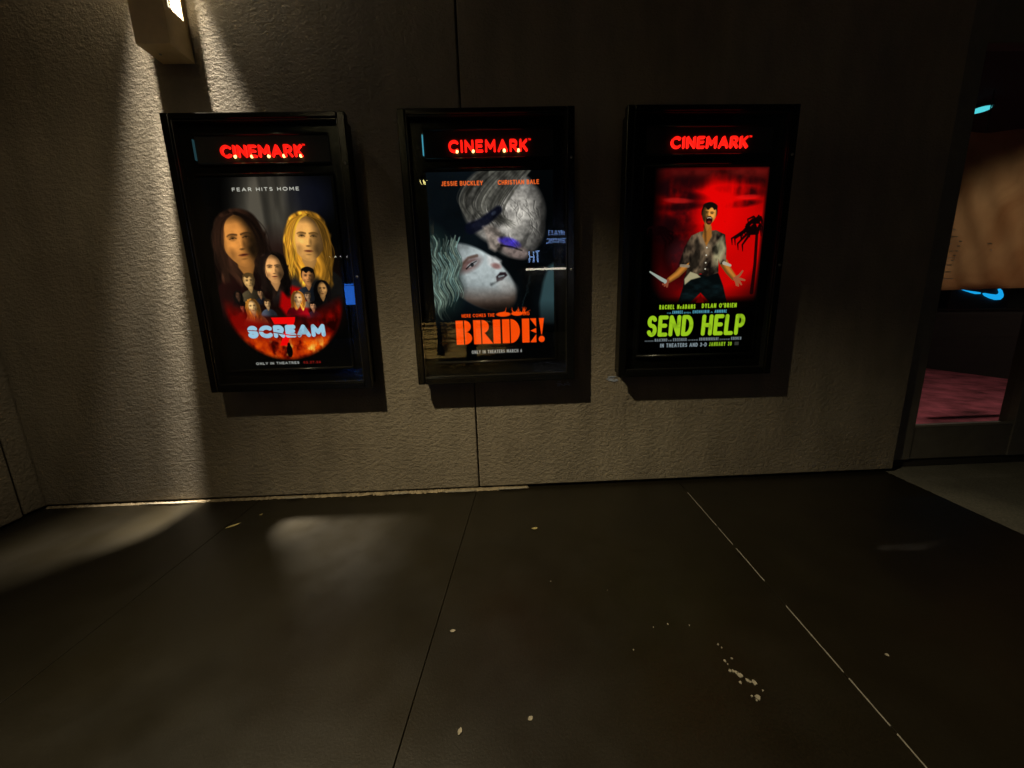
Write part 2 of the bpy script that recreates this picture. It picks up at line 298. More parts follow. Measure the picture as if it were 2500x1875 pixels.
        for sd in (-1, 1):
            k = 1.0 if sd == lit else .62
            a.lay(.75*E(sd*.27, -.14, .23, .17, .9), skin*.22)
            a.lay(.55*k*E(sd*.27, -.085, .12, .035, .5), skin*.75+.05)
            a.lay(.9*E(sd*.265, -.095, .055, .036, .6), dk*.4); a.lay(.75*a.curve([W(sd*.13, -.09), W(sd*.25, -.125), W(sd*.40, -.075)], s*.018, s*.012, max(.003, s*.03)), dk*.5)
            a.lay(.7*a.curve([W(sd*.09, -.215), W(sd*.24, -.255), W(sd*.38, -.25), W(sd*.47, -.19)], s*.035, s*.015, max(.003, s*.05)), hair*.22+dk*.4)
            a.add(.4*E(sd*.32, .16, .18, .16, 1)*k, skin*.3); a.mul(.6*E(sd*.42, .45, .2, .3, 1), .55)
        a.lay(.5*E(-lit*.12, .14, .09, .26, .9), skin*.25); a.add(.35*E(lit*.02, .14, .05, .2, .9), skin*.3); a.add(.22*a.noise(26, 26, 2)*f, skin*.35)
        a.lay(.65*E(0, .335, .15, .06, .8), skin*.2); a.add(.35*E(lit*.03, .26, .07, .07, 1), skin*.4)
        lip = np.array([.62, .16, .12])*skin.max() if female else skin*.5
        a.lay(.75*E(0, .555, .25, .075, .7), lip*.6); a.lay(.8*E(0, .55, .26, .022, .8), dk*.5)
        a.lay(.45*E(0, .71, .17, .05, .8), skin*.35); a.add(.2*E(lit*.1, .82, .14, .1, 1), skin*.4)
        if long:     # locks falling in front of the face
            for k in range(90):
                sd = -1 if k % 2 else 1; wv = a.rng.normal(0, 1); t = a.rng.random(); x0 = sd*(.05+.5*t); o = a.rng.normal(0, .05)
                P = [W(x0*.3+.06*wv, -1.05+.1*t), W(sd*(.42+.36*t)+o, -.78), W(sd*(.70+.32*t)+o+.07*wv, -.1), W(sd*(.68+.40*t)+o*2-.09*wv, .7), W(sd*(.72+.3*a.rng.random()), hairlen*(.62+.3*a.rng.random()))]
                k2 = a.rng.uniform(.45, 1.5)*(1 if sd == lit else .5); a.lay(.55*a.curve(P, s*.03, s*.008, max(.003, s*.03)), np.clip(hair*k2, 0, 1))
        else:
            a.lay(np.clip((1-np.hypot(X/.8, (Y+.72)/.42))/.15, 0, 1)*sm(-.45, -.6, Y+.12*np.sin(X*9)), hair*.8)

def sheet_family():
    a = Art((.012, .012, .01), 3)
    v = a.noise(5, 1.2, 4); n = a.noise(6, 6, 4)             # pale drapery hanging in the dark at the top
    dr = a.ell(.51, .24, .27, .40, 0, .8)*(.35+.65*np.clip(v*2.6-.8, 0, 1))
    a.lay(.95*dr, (.36, .335, .29)); a.mul(.9*dr*np.clip(a.noise(7, 1.0, 3)*4-2.1, 0, 1), .25); a.lay(.5*a.ell(.83, .16, .16, .16, 0, 1), (.08, .09, .16))
    a.lay(.85*a.ell(.5, .85, .5, .42, 0, .5)*(.5+.5*n), (.13, .05, .035))
    a.head(.235, .46, .20, (.84, .54, .25), (.17, .10, .065), -.10, -1, 1, True, .78, .86, 1.75, (.10, .035, .03))
    a.head(.765, .455, .174, (.95, .68, .36), (.80, .54, .15), .05, -1, 1, True, .82, .62, 2.15, (.13, .12, .11))
    a.lay(a.poly([(.47, .98), (.5, .86), (.58, .815), (.66, .84), (.71, .93), (.7, 1.02), (.52, 1.06)], .03), (.66, .015, .02))
    a.head(.465, .68, .113, (.96, .68, .41), (.10, .065, .05), 0, -1, 1, True, .78, .66, 2.0)
    a.head(.728, .75, .07, (.80, .53, .30), (.06, .05, .045), .05, -1, 0, False, .74, .7, 1, (.11, .13, .16))
    a.head(.83, .85, .062, (.72, .52, .30), (.05, .04, .04), .03, 1, 1, True, .68, .6, 1.9, (.045, .045, .045))
    a.head(.255, .775, .06, (.86, .66, .40), (.40, .29, .15), -.05, -1, 0, False, .76, .65, 1, (.26, .22, .15))
    for x, y, s, sk, ha, lg, fe, cl in ((.15, .885, .034, (.3, .2, .14), (.05, .04, .035), 1, True, (.05, .04, .04)), (.33, .872, .032, (.62, .45, .3), (.05, .04, .04), 0, False, (.09, .10, .13)),
                                        (.375, .957, .036, (.78, .6, .4), (.26, .17, .09), 0, False, (.24, .26, .3)), (.708, .905, .033, (.66, .5, .36), (.3, .24, .18), 0, False, (.36, .31, .26)),
                                        (.74, .985, .034, (.76, .54, .38), (.06, .05, .05), 0, True, (.13, .13, .2)), (.17, .985, .026, (.6, .3, .2), (.08, .04, .03), 0, False, (.3, .05, .04))):
        a.head(x, y, s, sk, ha, 0, -1, lg, fe, .7, .6, 1.7, cl)
    a.head(.625, .918, .052, (.95, .74, .5), (.82, .5, .17), .1, 1, 1, True, .7, .5, 1.8, (.55, .03, .08))
    a.head(.25, .975, .055, (.93, .72, .46), (.72, .46, .16), -.08, -1, 1, True, .66, .5, 2.1, (.72, .52, .28))
    g = a.ell(.5, .94, .47, .47, 0, .08)*np.clip((a.V-1.1+.22*np.abs(a.U-.5)*2)/.13, 0, 1)   # embers along the foot of the round
    e = a.noise(9, 7, 5); a.lay(g*.95, (.5, .02, .005)); a.lay(g*np.clip((a.V-1.15)/.14, 0, 1)*np.clip(e*3-1.05, 0, 1), (.98, .38, .03)); a.mul(g*np.clip(2.1-e*4.4, 0, 1), .25); a.lay(g*np.clip((a.V-1.22)/.1, 0, 1)*np.clip(a.noise(14, 9, 4)*6-3.6, 0, 1), (1, .78, .3))
    a.lay(a.poly([(.384, 1.067), (.582, 1.067), (.575, 1.10), (.487, 1.30), (.425, 1.30), (.51, 1.122), (.405, 1.122)]), (.96, .03, .03))
    a.lay(a.ell(.50, 1.345, .024, .055, 0, .2), (.02, .01, .01)); a.lay(a.ell(.50, 1.292, .012, .016, 0, .3), (.02, .01, .01))
    t = a.text('SCREAM', .175, .815, 1.13, 1.234, .33, .12); t *= 1-.85*a.line([(.17, 1.165), (.28, 1.175), (.40, 1.19), (.52, 1.215), (.6, 1.222)], .003, .005)
    a.lay(t, (.62, .80, .90)); a.mul(t*np.clip(a.noise(14, 14)*3-1.6, 0, .5), .75)
    a.lay(a.text('FEAR HITS HOME', .235, .745, .076, .102, .17, 1.1), (.90, .89, .84))
    a.lay(a.text('ONLY IN THEATRES', .205, .565, 1.435, 1.457, .26, .45), (.62, .62, .60)); a.lay(a.text('02.27.26', .60, .745, 1.435, 1.457, .26, .5), (.50, .09, .07))
    return a.p

def sheet_couple():
    a = Art((.03, .05, .065), 8)
    n = a.noise(4, 4, 4); a.p *= (.55+.9*n)[..., None]; a.mul(a.ell(.95, .2, .4, .9, 0, 1), .3)
    # a grey head bowed at the upper right, seen from the side
    gray = np.maximum(a.ell(.60, .27, .34, .29, .45, .12), a.ell(.70, .42, .23, .24, .2, .1)*.98); tx = a.noise(7, 7, 5); fo = a.noise(3, 5, 3)
    tone = (.16+.5*np.clip(1.15-((a.U-.62)**2+(a.V-.25)**2)*6.5, 0, 1))*(.6+.75*tx)
    a.p += gray[..., None]*(np.stack([tone*1.0, tone*.97, tone*.93], -1)-a.p)
    a.mul(gray*np.clip((.42-a.U)/.25, 0, 1)*.7, .35); a.mul(gray*np.clip((a.U-.82)/.15, 0, 1), .3)
    for k in range(220):                                         # swept hair over the brow
        t = a.rng.random(); x0 = .24+.34*t; j = a.rng.normal(0, .02); b = a.rng.uniform(.10, .44)
        a.lay(.45*a.curve([(x0+.28+j, -.05), (x0+.10+j, .05+.1*t), (x0+j, .18+.12*t), (x0+.01+.05*t, .27+.1*t), (x0+.06+.06*t, .34+.07*t+j)], .005, .002, .005), (b, b*.98, b*.9))
    a.lay(.92*a.line([(.33, .42), (.42, .385), (.5, .33), (.56, .285)], .045, .03, .02), (.035, .045, .10)); a.lay(.5*a.ell(.52, .31, .02, .014, -.6, .8), (.3, .34, .42))
    a.lay(.93*a.poly([(.43, .41), (.5, .40), (.56, .44), (.6, .52), (.575, .57), (.52, .60), (.475, .575), (.46, .5)], .03), (.66, .60, .56)); a.mul(a.line([(.575, .5), (.585, .56), (.55, .585)], .014, .01, .02), .3)
    a.lay(.8*a.ell(.68, .60, .115, .055, .35, .5)*(.55+.8*tx), (.52, .45, .43)); a.lay(.9*a.ell(.64, .535, .085, .035, .3, .6)*np.clip(tx*2-.2, 0, 1), (.24, .18, .80)); a.mul(a.line([(.57, .555), (.66, .57), (.74, .6)], .008, .004, .01), .3)
    a.mul(gray*np.clip(a.noise(11, 5, 3, (a.U+.5*a.V, a.V-.4*a.U))*4-2.1, 0, .6), .35); a.mul(gray*a.ell(.56, .47, .09, .02, .5, 1)*.7, .4)
    a.p *= (1+gray[..., None]*(a.noise(40, 40, 2)[..., None]-.5)*.55)
    for k in range(26):                                        # creases running across the cheek and temple
        x, y, q, L = a.rng.uniform(.60, .86), a.rng.uniform(.2, .5), a.rng.normal(1.2, .35), a.rng.uniform(.05, .13)
        P = [(x+L*t*math.cos(q)+.012*math.sin(5*t+k), y+L*t*math.sin(q)) for t in (0, .33, .66, 1)]; a.mul(gray*a.curve(P, .004, .001, .010)*.55, .45); a.add(gray*a.curve([(u+.008, v) for u, v in P], .003, .001, .010)*.12, (1, .97, .92))
    a.mul(gray*a.ell(.56, .37, .10, .05, -.6, .9)*.6, .35); a.add(gray*a.ell(.66, .40, .08, .05, .2, 1)*.16, (1, .97, .92))
    # a pale face tipped back at the lower left
    face = a.ell(.36, .80, .37, .205, .62, .1); lt = np.clip(1.1-((a.U-.42)**2*5+(a.V-.72)**2*7.5), .12, 1)*(.82+.3*a.noise(5, 5, 3))
    a.p += face[..., None]*(np.stack([lt*.72, lt*.76, lt*.77], -1)-a.p); a.lay(face*np.clip((a.V-.86)/.16, 0, 1)*.7, (.36, .25, .19)); a.mul(face*np.clip((.24-a.U)/.1, 0, 1), .45); a.mul(face*np.clip((a.V-.97)/.1, 0, 1), .3)
    a.lay(.95*a.poly([(.45, .63), (.52, .645), (.565, .675), (.56, .72), (.51, .735), (.46, .70)], .03), (.80, .80, .80)); a.lay(.6*a.ell(.525, .715, .04, .022, .3, .8), (.42, .18, .16))
    a.lay(.7*a.ell(.30, .70, .10, .045, -.45, 1), (.30, .13, .11)); a.lay(.8*a.ell(.33, .695, .05, .017, -.5, .5), (.62, .64, .65)); a.lay(.9*a.line([(.28, .73), (.32, .695), (.365, .672)], .006, .003), (.05, .04, .05)); a.lay(.8*a.ell(.328, .7, .014, .016, 0, .5), (.04, .05, .06))
    a.lay(.7*a.line([(.24, .705), (.3, .645), (.37, .63)], .008, .012, .012), (.3, .2, .16))
    a.lay(.92*a.poly([(.52, .80), (.555, .765), (.60, .765), (.615, .79), (.57, .83), (.525, .84)], .012), (.10, .05, .07)); a.lay(.8*a.line([(.545, .80), (.585, .792)], .008, .005), (.55, .6, .62)); a.mul(a.line([(.48, .86), (.53, .84)], .01, .004, .02), .5)
    a.lay(.5*a.ell(.60, .87, .08, .05, .5, 1), (.72, .70, .68))
    a.lay(.8*a.ell(.03, .78, .20, .36, -.15, .5), (.10, .16, .15))
    for k in range(520):                                       # pale hair in loose waves down the left edge
        t = a.rng.random(); x = -.04+.27*t*t**.3; y = a.rng.uniform(.42, .62)+.55*a.rng.random()*(1-t*.5); L = a.rng.uniform(.07, .2); b = a.rng.uniform(.08, 1.0)**1.1; ph = a.rng.normal(0, .45)
        P = [(x+.020*math.sin(27*(y+L*u)+ph+9*x)+.03*u*(1-t), y+L*u) for u in np.linspace(0, 1, 9)]
        te = a.rng.random()*(1 if y < .85 else .45); a.lay(.5*a.curve(P, .0045, .0015, .005), (b*(.60+.12*(1-te)), b*.80, b*(.70+.10*te)))
    a.p *= (1+face[..., None]*(a.noise(34, 34, 2)[..., None]-.5)*.22)
    a.lay(.9*a.poly([(.955, .73), (1.01, .70), (1.01, 1.2), (.88, 1.19), (.875, 1.02), (.91, .85)], .03), (.20, .30, .32)); a.mul(a.ell(.78, .95, .05, .25, .1, 1), .5)
    for k in range(14): a.lay(.4*a.line([(.80-.006*k+a.rng.normal(0, .01), .80+.025*k), (.79-.006*k, .82+.025*k)], .003, .001), (.3, .4, .42))
    a.mul(np.clip((a.V-1.0)/.25, 0, 1), .12)
    og = (1.0, .30, .03)
    # the title: fat upright letters each split by a thin gap
    x, y0, y1 = .165, 1.147, 1.349; Y = lambda t: y0+(y1-y0)*t
    def bow(x, t0, t1, w): c = (Y(t0)+Y(t1))/2; h = (Y(t1)-Y(t0))/2; return [(x, Y(t0))]+[(x+w*math.cos(math.radians(q)), c+h*math.sin(math.radians(q))) for q in range(-90, 91, 10)]+[(x, Y(t1))]
    bar = lambda x, w: [(x, y0), (x+w, y0), (x+w, y1), (x, y1)]
    m = np.zeros(a.U.shape)
    for P in (bar(.165, .062), bow(.236, 0, .5, .055), bow(.236, .47, 1, .062), bar(.312, .062), bow(.383, 0, .56, .06), [(.383, Y(.5)), (.40, Y(.5)), (.475, y1), (.383, y1)], bar(.462, .056) if 0 else bar(.478, .062),
              bar(.556, .062), bow(.627, 0, 1, .078), bar(.724, .062), [(.795, y0), (.845, y0), (.845, Y(.36)), (.795, Y(.03))], [(.845, Y(.40)), (.845, Y(.62)), (.795, Y(.51))], [(.795, Y(.97)), (.845, Y(.66)), (.845, y1), (.795, y1)],
              [(.868, y0), (.912, y0), (.893, Y(.68)), (.887, Y(.68))]): m = np.maximum(m, a.poly(P))
    a.lay(np.maximum(m, a.ell(.89, Y(.87), .026, .027, 0, .15)), og)
    a.lay(a.text('JESSIE BUCKLEY', .118, .445, .068, .102, .2, .26), (1, .42, .16)); a.lay(a.text('CHRISTIAN BALE', .562, .888, .068, .102, .2, .26), (1, .42, .16))
    a.lay(a.text('HERE COMES THE', .22, .495, 1.095, 1.123, .2, .26), og); a.lay(a.text('ING', .735, .79, 1.092, 1.12, .2, .26), og)
    a.lay(np.maximum(a.ell(.57, 1.106, .062, .019, 0, .3), a.ell(.685, 1.104, .05, .017, .03, .3)), og)
    for k in range(16): q = a.rng.uniform(-2.9, -.2); x = a.rng.uniform(.54, .76); a.lay(.9*a.line([(x, 1.1), (x+.05*math.cos(q), 1.1+.05*math.sin(q))], .004, .001), og)
    a.lay(a.text('ONLY IN THEATERS MARCH 6', .288, .718, 1.401, 1.431, .19, .26), (.62, .62, .60))
    return a.p

def sheet_island():
    a = Art((.012, .01, .01), 21)
    n = a.noise(5, 5, 5); n2 = a.noise(9, 4, 4); red = a.ell(.60, .42, .56, .66, 0, .42)*a.poly([(.08, .012), (.985, .012), (.985, 1.2), (.08, 1.2)], .03)
    a.lay(red, (.80, .012, .012)); a.add(.6*a.ell(.58, .33, .24, .30, 0, .9), (.22, .0, .0))
    a.lay(.9*red*np.clip((.50-a.U)/.16, 0, 1)*np.clip(n*3-.75, 0, 1), (.20, .02, .035)); a.mul(red*np.clip((.30-a.U)/.2, 0, 1)*.8, .35); a.mul(red*np.clip((a.U-.9)/.1, 0, 1)*np.clip((.35-a.V)/.2, 0, 1), .4)      # torn smoke over a red sky
    a.lay(.92*red*np.clip((.13+.13*np.abs(a.U-.55)-a.V)/.10+n2*1.0-.3, 0, 1), (.16, .02, .02)); a.lay(.55*red*np.clip((.1-a.V)/.06, 0, 1)*np.clip(n*3-1.1, 0, 1), (.55, .10, .08))
    for x, y, rx, ry, r in ((.25, .13, .2, .055, -.1), (.78, .095, .15, .03, .06), (.79, .18, .17, .035, .1), (.28, .2, .19, .04, .15), (.3, .29, .17, .03, -.06), (.80, .275, .13, .025, -.08), (.2, .42, .13, .05, .3), (.12, .5, .09, .06, .6)):
        a.lay(.85*a.ell(x, y, rx, ry, r, .8)*np.clip(n2*2.6-.35, 0, 1), (.09, .015, .025))
    a.lay(.5*a.ell(.27, .245, .11, .02, .05, .6), (.85, .14, .12)); a.lay(.5*a.ell(.84, .225, .09, .018, -.04, .6), (.98, .10, .09))
    a.mul(a.ell(.30, .62, .17, .2, 0, 1)*np.clip(n*2.4-.6, 0, 1), .35); a.mul(np.clip((.16-a.U)/.09, 0, 1), .12); a.lay(.35*a.ell(.33, .66, .1, .1, 0, 1)*n, (.55, .25, .30))
    for bx, by, sc, sd in ((.945, .50, 1.0, -1), (.10, .50, .8, 1), (.95, .42, .7, -1)):                           # palm leaves
        for k in range(11):
            q = math.radians(100+a.rng.uniform(-10, 10)+14*k-30) if sd < 0 else math.radians(80-14*k+30+a.rng.uniform(-10, 10)); L = sc*a.rng.uniform(.12, .21)
            ex, ey = bx+L*math.cos(q), by-L*math.sin(q)*.6; a.lay(.93*a.line([(bx, by), ((bx+ex)/2, (by+ey)/2-.015), (ex, ey+.05*sc), (ex+sd*-.008, ey+.1*sc)], .016*sc, .003), (.05, .006, .01))
    a.lay(.9*a.line([(.945, .5), (.955, .75), (.95, .98)], .012, .016), (.07, .008, .012))
    # a lone castaway shouting at the sky, arms flung down and out
    dk = (.022, .04, .042)
    a.lay(a.poly([(.365, .83), (.65, .815), (.70, .92), (.745, 1.06), (.60, 1.06), (.511, .972), (.42, 1.06), (.32, 1.06), (.355, .93)], .006), dk)
    j = a.noise(6, 14, 4); leg = a.poly([(.365, .83), (.65, .815), (.70, .92), (.745, 1.06), (.60, 1.06), (.511, .972), (.42, 1.06), (.32, 1.06), (.355, .93)], .006); a.add(leg*np.clip(j*3-1.4, 0, 1), (.04, .09, .10))
    skin = np.array([.80, .50, .19])
    for P, w0, w1 in (([(.37, .745), (.30, .82), (.235, .865)], .034, .022), ([(.69, .735), (.735, .80), (.785, .855)], .034, .022)):
        a.lay(a.line(P, w0, w1), skin*.55); a.lay(.9*a.line([(x+.006, y-.008) for x, y in P], w0*.6, w1*.6, .02), skin)
    for i, (dx, dy) in enumerate(((-.045, .01), (-.04, .03), (-.025, .042), (-.005, .05))): a.lay(a.line([(.225, .868), (.225+dx, .868+dy)], .012, .008), (.55, .27, .18))
    a.lay(a.line([(.20, .875), (.135, .835), (.07, .795)], .017, .006), (.62, .66, .62)); a.lay(a.line([(.19, .888), (.12, .85)], .004, .002), (.2, .05, .04))
    for dx, dy in ((.06, -.06), (.085, .015), (.06, .05), (.02, .055), (.035, .06)): a.lay(a.line([(.795, .862), (.795+dx*.6, .862+dy*.4), (.795+dx, .862+dy)], .014, .007), (.62, .34, .22))
    sh = a.poly([(.47, .485), (.60, .475), (.68, .51), (.70, .62), (.705, .74), (.655, .745), (.64, .70), (.65, .81), (.55, .845), (.50, .815), (.41, .855), (.36, .86), (.40, .72), (.35, .755), (.31, .735), (.35, .60), (.40, .515)], .006)
    fo = a.noise(9, 6, 4); a.lay(sh, (.075, .055, .045)); a.lay(sh*np.clip(fo*4.5-2.0, 0, 1), (.52, .43, .33)); a.lay(sh*a.poly([(.60, .60), (.66, .52), (.69, .62), (.64, .78), (.59, .80)], .03)*np.clip(n*3-.6, 0, 1), (.66, .62, .47)); a.mul(sh*np.clip(2-a.noise(13, 8, 3)*4.4, 0, 1), .3)
    a.lay(a.poly([(.365, .86), (.41, .80), (.47, .82), (.50, .845), (.42, .865), (.37, .905)], .008), (.66, .62, .48)); a.lay(a.line([(.69, .735), (.745, .755)], .014, .01), (.70, .66, .58)); a.lay(.9*a.line([(.33, .75), (.39, .755)], .012, .012), (.56, .5, .42))
    for y in (.56, .61, .67, .73, .78): a.lay(a.ell(.535, y, .006, .006, 0, .4), (.85, .82, .75))
    a.lay(a.poly([(.50, .45), (.56, .44), (.57, .52), (.53, .60), (.49, .52)], .01), skin*.8); a.mul(a.line([(.505, .44), (.52, .56)], .012, .004, .02), .45)
    a.head(.533, .352, .082, (.90, .60, .26), (.09, .055, .04), .08, 1, 0, False, .74, .75)
    a.lay(a.ell(.537, .398, .027, .033, .05, .25), (.13, .025, .025)); a.lay(.9*a.curve([(.522, .380), (.537, .376), (.552, .380)], .0035, .0035), (.80, .72, .6)); a.lay(.8*a.ell(.538, .412, .016, .010, 0, .5), (.55, .14, .12))
    a.mul(np.clip((a.V-1.0)/.06, 0, 1), .05); a.lay(.9*a.poly([(.511, .985), (.55, 1.055), (.475, 1.055)], .006), (.36, .01, .01))
    gr = (.62, .80, .12)
    a.lay(a.text('RACHEL McADAMS', .165, .475, 1.067, 1.105, .23, .28), gr); a.lay(a.text("DYLAN O'BRIEN", .53, .832, 1.063, 1.101, .23, .28), gr)
    def billing(v0, v1, runs, col):
        for u0, u1, tall in runs:
            k = max(1, int((u1-u0)/.014)); a.lay(a.text(''.join('HENIRAMNEB'[a.rng.integers(10)] for _ in range(k)), u0, u1, v0 if tall else (v0+v1)/2, v1, .22, .3), col)
    billing(1.118, 1.143, ((.235, .27, 0), (.28, .37, 1), (.38, .44, 0), (.455, .6, 1), (.61, .63, 0), (.645, .75, 1)), (.32, .62, .72))
    a.lay(a.text('SEND HELP', .066, .918, 1.156, 1.335, .19, .10, .02), gr); a.mul(a.text('SEND HELP', .066, .918, 1.156, 1.335, .19, .10, .02)*np.clip(a.noise(16, 16)*3-1.7, 0, .6), .7)
    billing(1.352, 1.378, ((.055, .13, 0), (.14, .25, 1), (.26, .29, 0), (.30, .42, 1), (.43, .52, 0), (.53, .7, 1), (.71, .80, 0), (.81, .90, 1)), (.46, .5, .52))
    a.lay(a.text('IN THEATERS AND 3-D', .19, .60, 1.395, 1.43, .21, .27), (.52, .57, .60)); a.lay(a.text('JANUARY 30', .62, .82, 1.393, 1.428, .21, .27), (.55, .72, .12)); a.lay(.7*a.poly([(.845, 1.395), (.882, 1.395), (.882, 1.425), (.845, 1.425)]), (.3, .31, .28))
    return a.p

# ================================================================ the setting
def grooved_sheet(name, m, xs, ys, z, gap, base_m):
    """flat slabs with open joints between them, over a dark bed"""
    k = MB()
    for i in range(len(xs)-1):
        for j in range(len(ys)-1):
            g = gap/2; k.box(xs[i]+g, xs[i+1]-g, ys[j]+g, ys[j+1]-g, z-.08, z, .003)
    return tag(k.build(name, m), kind='structure')
JX = (-6.1, -4.15, -2.65, -1.16, .318, 1.735, 3.262)
rot = 0.028       # the joints are not quite square to the wall
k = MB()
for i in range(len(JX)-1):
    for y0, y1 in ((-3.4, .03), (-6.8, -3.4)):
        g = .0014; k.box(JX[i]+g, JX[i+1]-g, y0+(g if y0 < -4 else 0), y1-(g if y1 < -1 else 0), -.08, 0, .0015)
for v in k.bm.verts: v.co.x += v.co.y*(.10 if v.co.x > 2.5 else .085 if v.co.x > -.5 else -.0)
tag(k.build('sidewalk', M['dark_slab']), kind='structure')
k = MB().box(3.266, 12, -9.0, .30, -.08, -.004, .003)
for v in k.bm.verts:
    if v.co.x < 6: v.co.x += v.co.y*.10
tag(k.build('pavement', M['pale_slab']), kind='structure')
tag(MB().box(-40, 40, -60, 12, -.3, -.085).build('ground', M['joint']), kind='structure')
tag(MB().box(-40, 40, -19.5, -9.01, -.08, -.002).build('road', M['plaza']), kind='structure')
tag(MB().box(-12, 2.3, -9.0, -6.81, -.08, -.003, .003).build('path', M['plaza']), kind='structure')
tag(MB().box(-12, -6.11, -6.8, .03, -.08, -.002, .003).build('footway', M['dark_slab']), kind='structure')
k = MB()          # pale filler left standing in the right-hand joint
rnd = random.Random(5)
for a, b in ((-.17, -.55), (-.57, -.72), (-.75, -.98), (-1.12, -1.40), (-1.42, -1.56), (-1.58, -1.72), (-1.74, -1.95)):
    x = lambda y: 1.735+.085*y+.0*y
    n = 8; w = .0019
    ring = [(x(a+(b-a)*i/n)+w*rnd.uniform(.5, 1), a+(b-a)*i/n) for i in range(n+1)]+[(x(b+(a-b)*i/n)-w*rnd.uniform(.5, 1), b+(a-b)*i/n) for i in range(n+1)]
    lo = [k.bm.verts.new((p[0], p[1], -.01)) for p in ring]; hi = [k.bm.verts.new((p[0], p[1], .0015)) for p in ring]; k.bm.faces.new(hi)
    for i in range(len(ring)): k.bm.faces.new((lo[i], lo[(i+1) % len(ring)], hi[(i+1) % len(ring)], hi[i]))
tag(k.build('joint_filler', M['filler']), kind='structure')

# ---------------------------------------------------------------- the cinema wall: two big rendered panels with an open joint, and the return on the left
WT = 4.3
def panel(x0, x1, c0, c1):
    return MB().prism([(x0, .022), (x1, .022), (x1, WT), (x0, WT)], 0, .25)
wl = thing('exterior_wall', 'long tan rough stucco wall carrying the three poster cases, split by one vertical joint', 'wall', (0, 0, 0))
MB().box(-2.585, .3295, 0, .25, .022, WT, .006).build('wall_panel', M['stucco'], wl)
MB().box(.3385, 3.30, 0, .25, .022, WT, .006).build('wall_panel', M['stucco'], wl)
MB().box(.318, .350, .018, .05, .02, WT).build('joint_strip', M['joint'], wl)
MB().box(-2.58, 3.28, .03, .24, 0, .021).build('base_gap', M['joint'], wl)
sw = thing('side_wall', 'stucco return wall at the left edge, standing square to the poster wall', 'wall', (0, 0, 0))
MB().box(-3.2, -2.60, -.10, .24, .012, WT, .008).build('wall_panel', M['stucco'], sw)
k = MB().box(-3.2, -2.575, -3.0, -.128, .012, WT, .008)
for v in k.bm.verts:
    if v.co.x > -3: v.co.x += -(v.co.y+.128)*.10
k.build('wall_panel', M['stucco'], sw)
MB().box(-3.15, -2.64, -2.9, .20, 0, WT-.02).build('joint_strip', M['joint'], sw)
tag(MB().box(-3.5, 9.5, -2.3, .6, 4.32, 4.6).build('canopy', M['dim']), 'flat soffit high over the poster wall', 'canopy')

# flaking sealant along the foot of the wall
k = MB(); rnd = random.Random(3); n = 300; top = []; bot = []
for i in range(n+1):
    t = i/n; x = -2.58+t*3.25; w = .018*(.25+.75*rnd.random())*(.4+1.0*min(1, max(0, (x+2.0)/2.0)))*(0 if (i % 61) in (17, 18) else 1)
    top.append((x, .028, .006)); bot.append((x, -.008-w, .002)); 
vt = [k.bm.verts.new(p) for p in top]; vm = [k.bm.verts.new((t[0], (t[1]+b[1])/2-.005, .011+rnd.uniform(-.003, .004))) for t, b in zip(top, bot)]; vb = [k.bm.verts.new(p) for p in bot]
for i in range(n):
    k.bm.faces.new((vt[i], vt[i+1], vm[i+1], vm[i])); k.bm.faces.new((vm[i], vm[i+1], vb[i+1], vb[i]))
tag(k.build('sealant_strip', M['caulk']), 'ragged pale strip of old sealant along the foot of the poster wall', 'sealant')
rnd = random.Random(9)
for i, (x, y, rx, lab) in enumerate(((-.93, -.030, .07, 'pale peeled paint sliver at the wall foot under the leftmost case'), (-.20, -.035, .06, 'pale peeled paint sliver at the wall foot between the left and middle cases'),
                                     (.22, -.040, .10, 'long pale paint sliver at the wall foot just left of the wall joint'), (.55, -.03, .12, 'pale paint strip at the wall foot just right of the wall joint'), (-1.75, -.03, .20, 'long pale paint sliver at the wall foot left of the wall lamp'))):
    k = MB(); P = rough_patch(x, y, rx, .010, 14, rnd, .35); a = [k.bm.verts.new((p[0], p[1], .017)) for p in P]; b = [k.bm.verts.new((p[0], p[1], .013)) for p in P]; k.bm.faces.new(a); k.bm.faces.new(b[::-1])
    for j in range(14): k.bm.faces.new((a[j], a[(j+1) % 14], b[(j+1) % 14], b[j]))
    tag(k.build('paint_flake', M['flake']), lab, 'paint flake', 'paint slivers along the wall foot')

# ---------------------------------------------------------------- wall lamp: tall closed box, open only through a slot in each side
sc_ = thing('wall_lamp', 'tan box wall lamp with lit side slots, high on the stucco wall', 'wall lamp', (-1.195, 0, 2.6))
k = MB(); w = .085
k.box(-w, w, -.155, -.145, 0, 1.10)                       # front plate
q = w-.0042; k.box(-q, q, -.1448, .003, 0, .010); k.box(-q, q, -.1448, -.001, 1.09, 1.10)
for s in (-1, 1):
    x0, x1 = sorted((s*w, s*(w-.004)))
    k.box(x0, x1, -.1448, -.124, 0, 1.10); k.box(x0, x1, -.031, .003, 0, 1.10)
    k.box(x0, x1, -.1238, -.0312, 0, .18); k.box(x0, x1, -.1238, -.0312, 1.03, 1.10)
k.build('housing', M['lampbody'], sc_)
MB().box(-.079, .079, -.1445, -.139, .02, 1.08).build('reflector', M['white'], sc_)
MB().box(-.010, .010, -.100, -.012, .165, .80).build('diffuser', M['tube'], sc_)
MB().tube((-.03, -.08, -.001), (-.03, -.08, -.004), .006).build('screw', M['steel'], sc_)
lamp('SPOT', (0, -.056, .93), SCONCE_W*1.25, (1, .87, .66), .028, sc_, (0, -.035, -1), 22.5, 1.0)
lamp('SPOT', (0, -.056, .935), SCONCE_W*.34, (1, .87, .66), .028, sc_, (0, -.10, -1), 41, 1.0)
lamp('POINT', (0, -.056, .90), SCONCE_W*.0025, (1, .87, .62), .03, sc_)

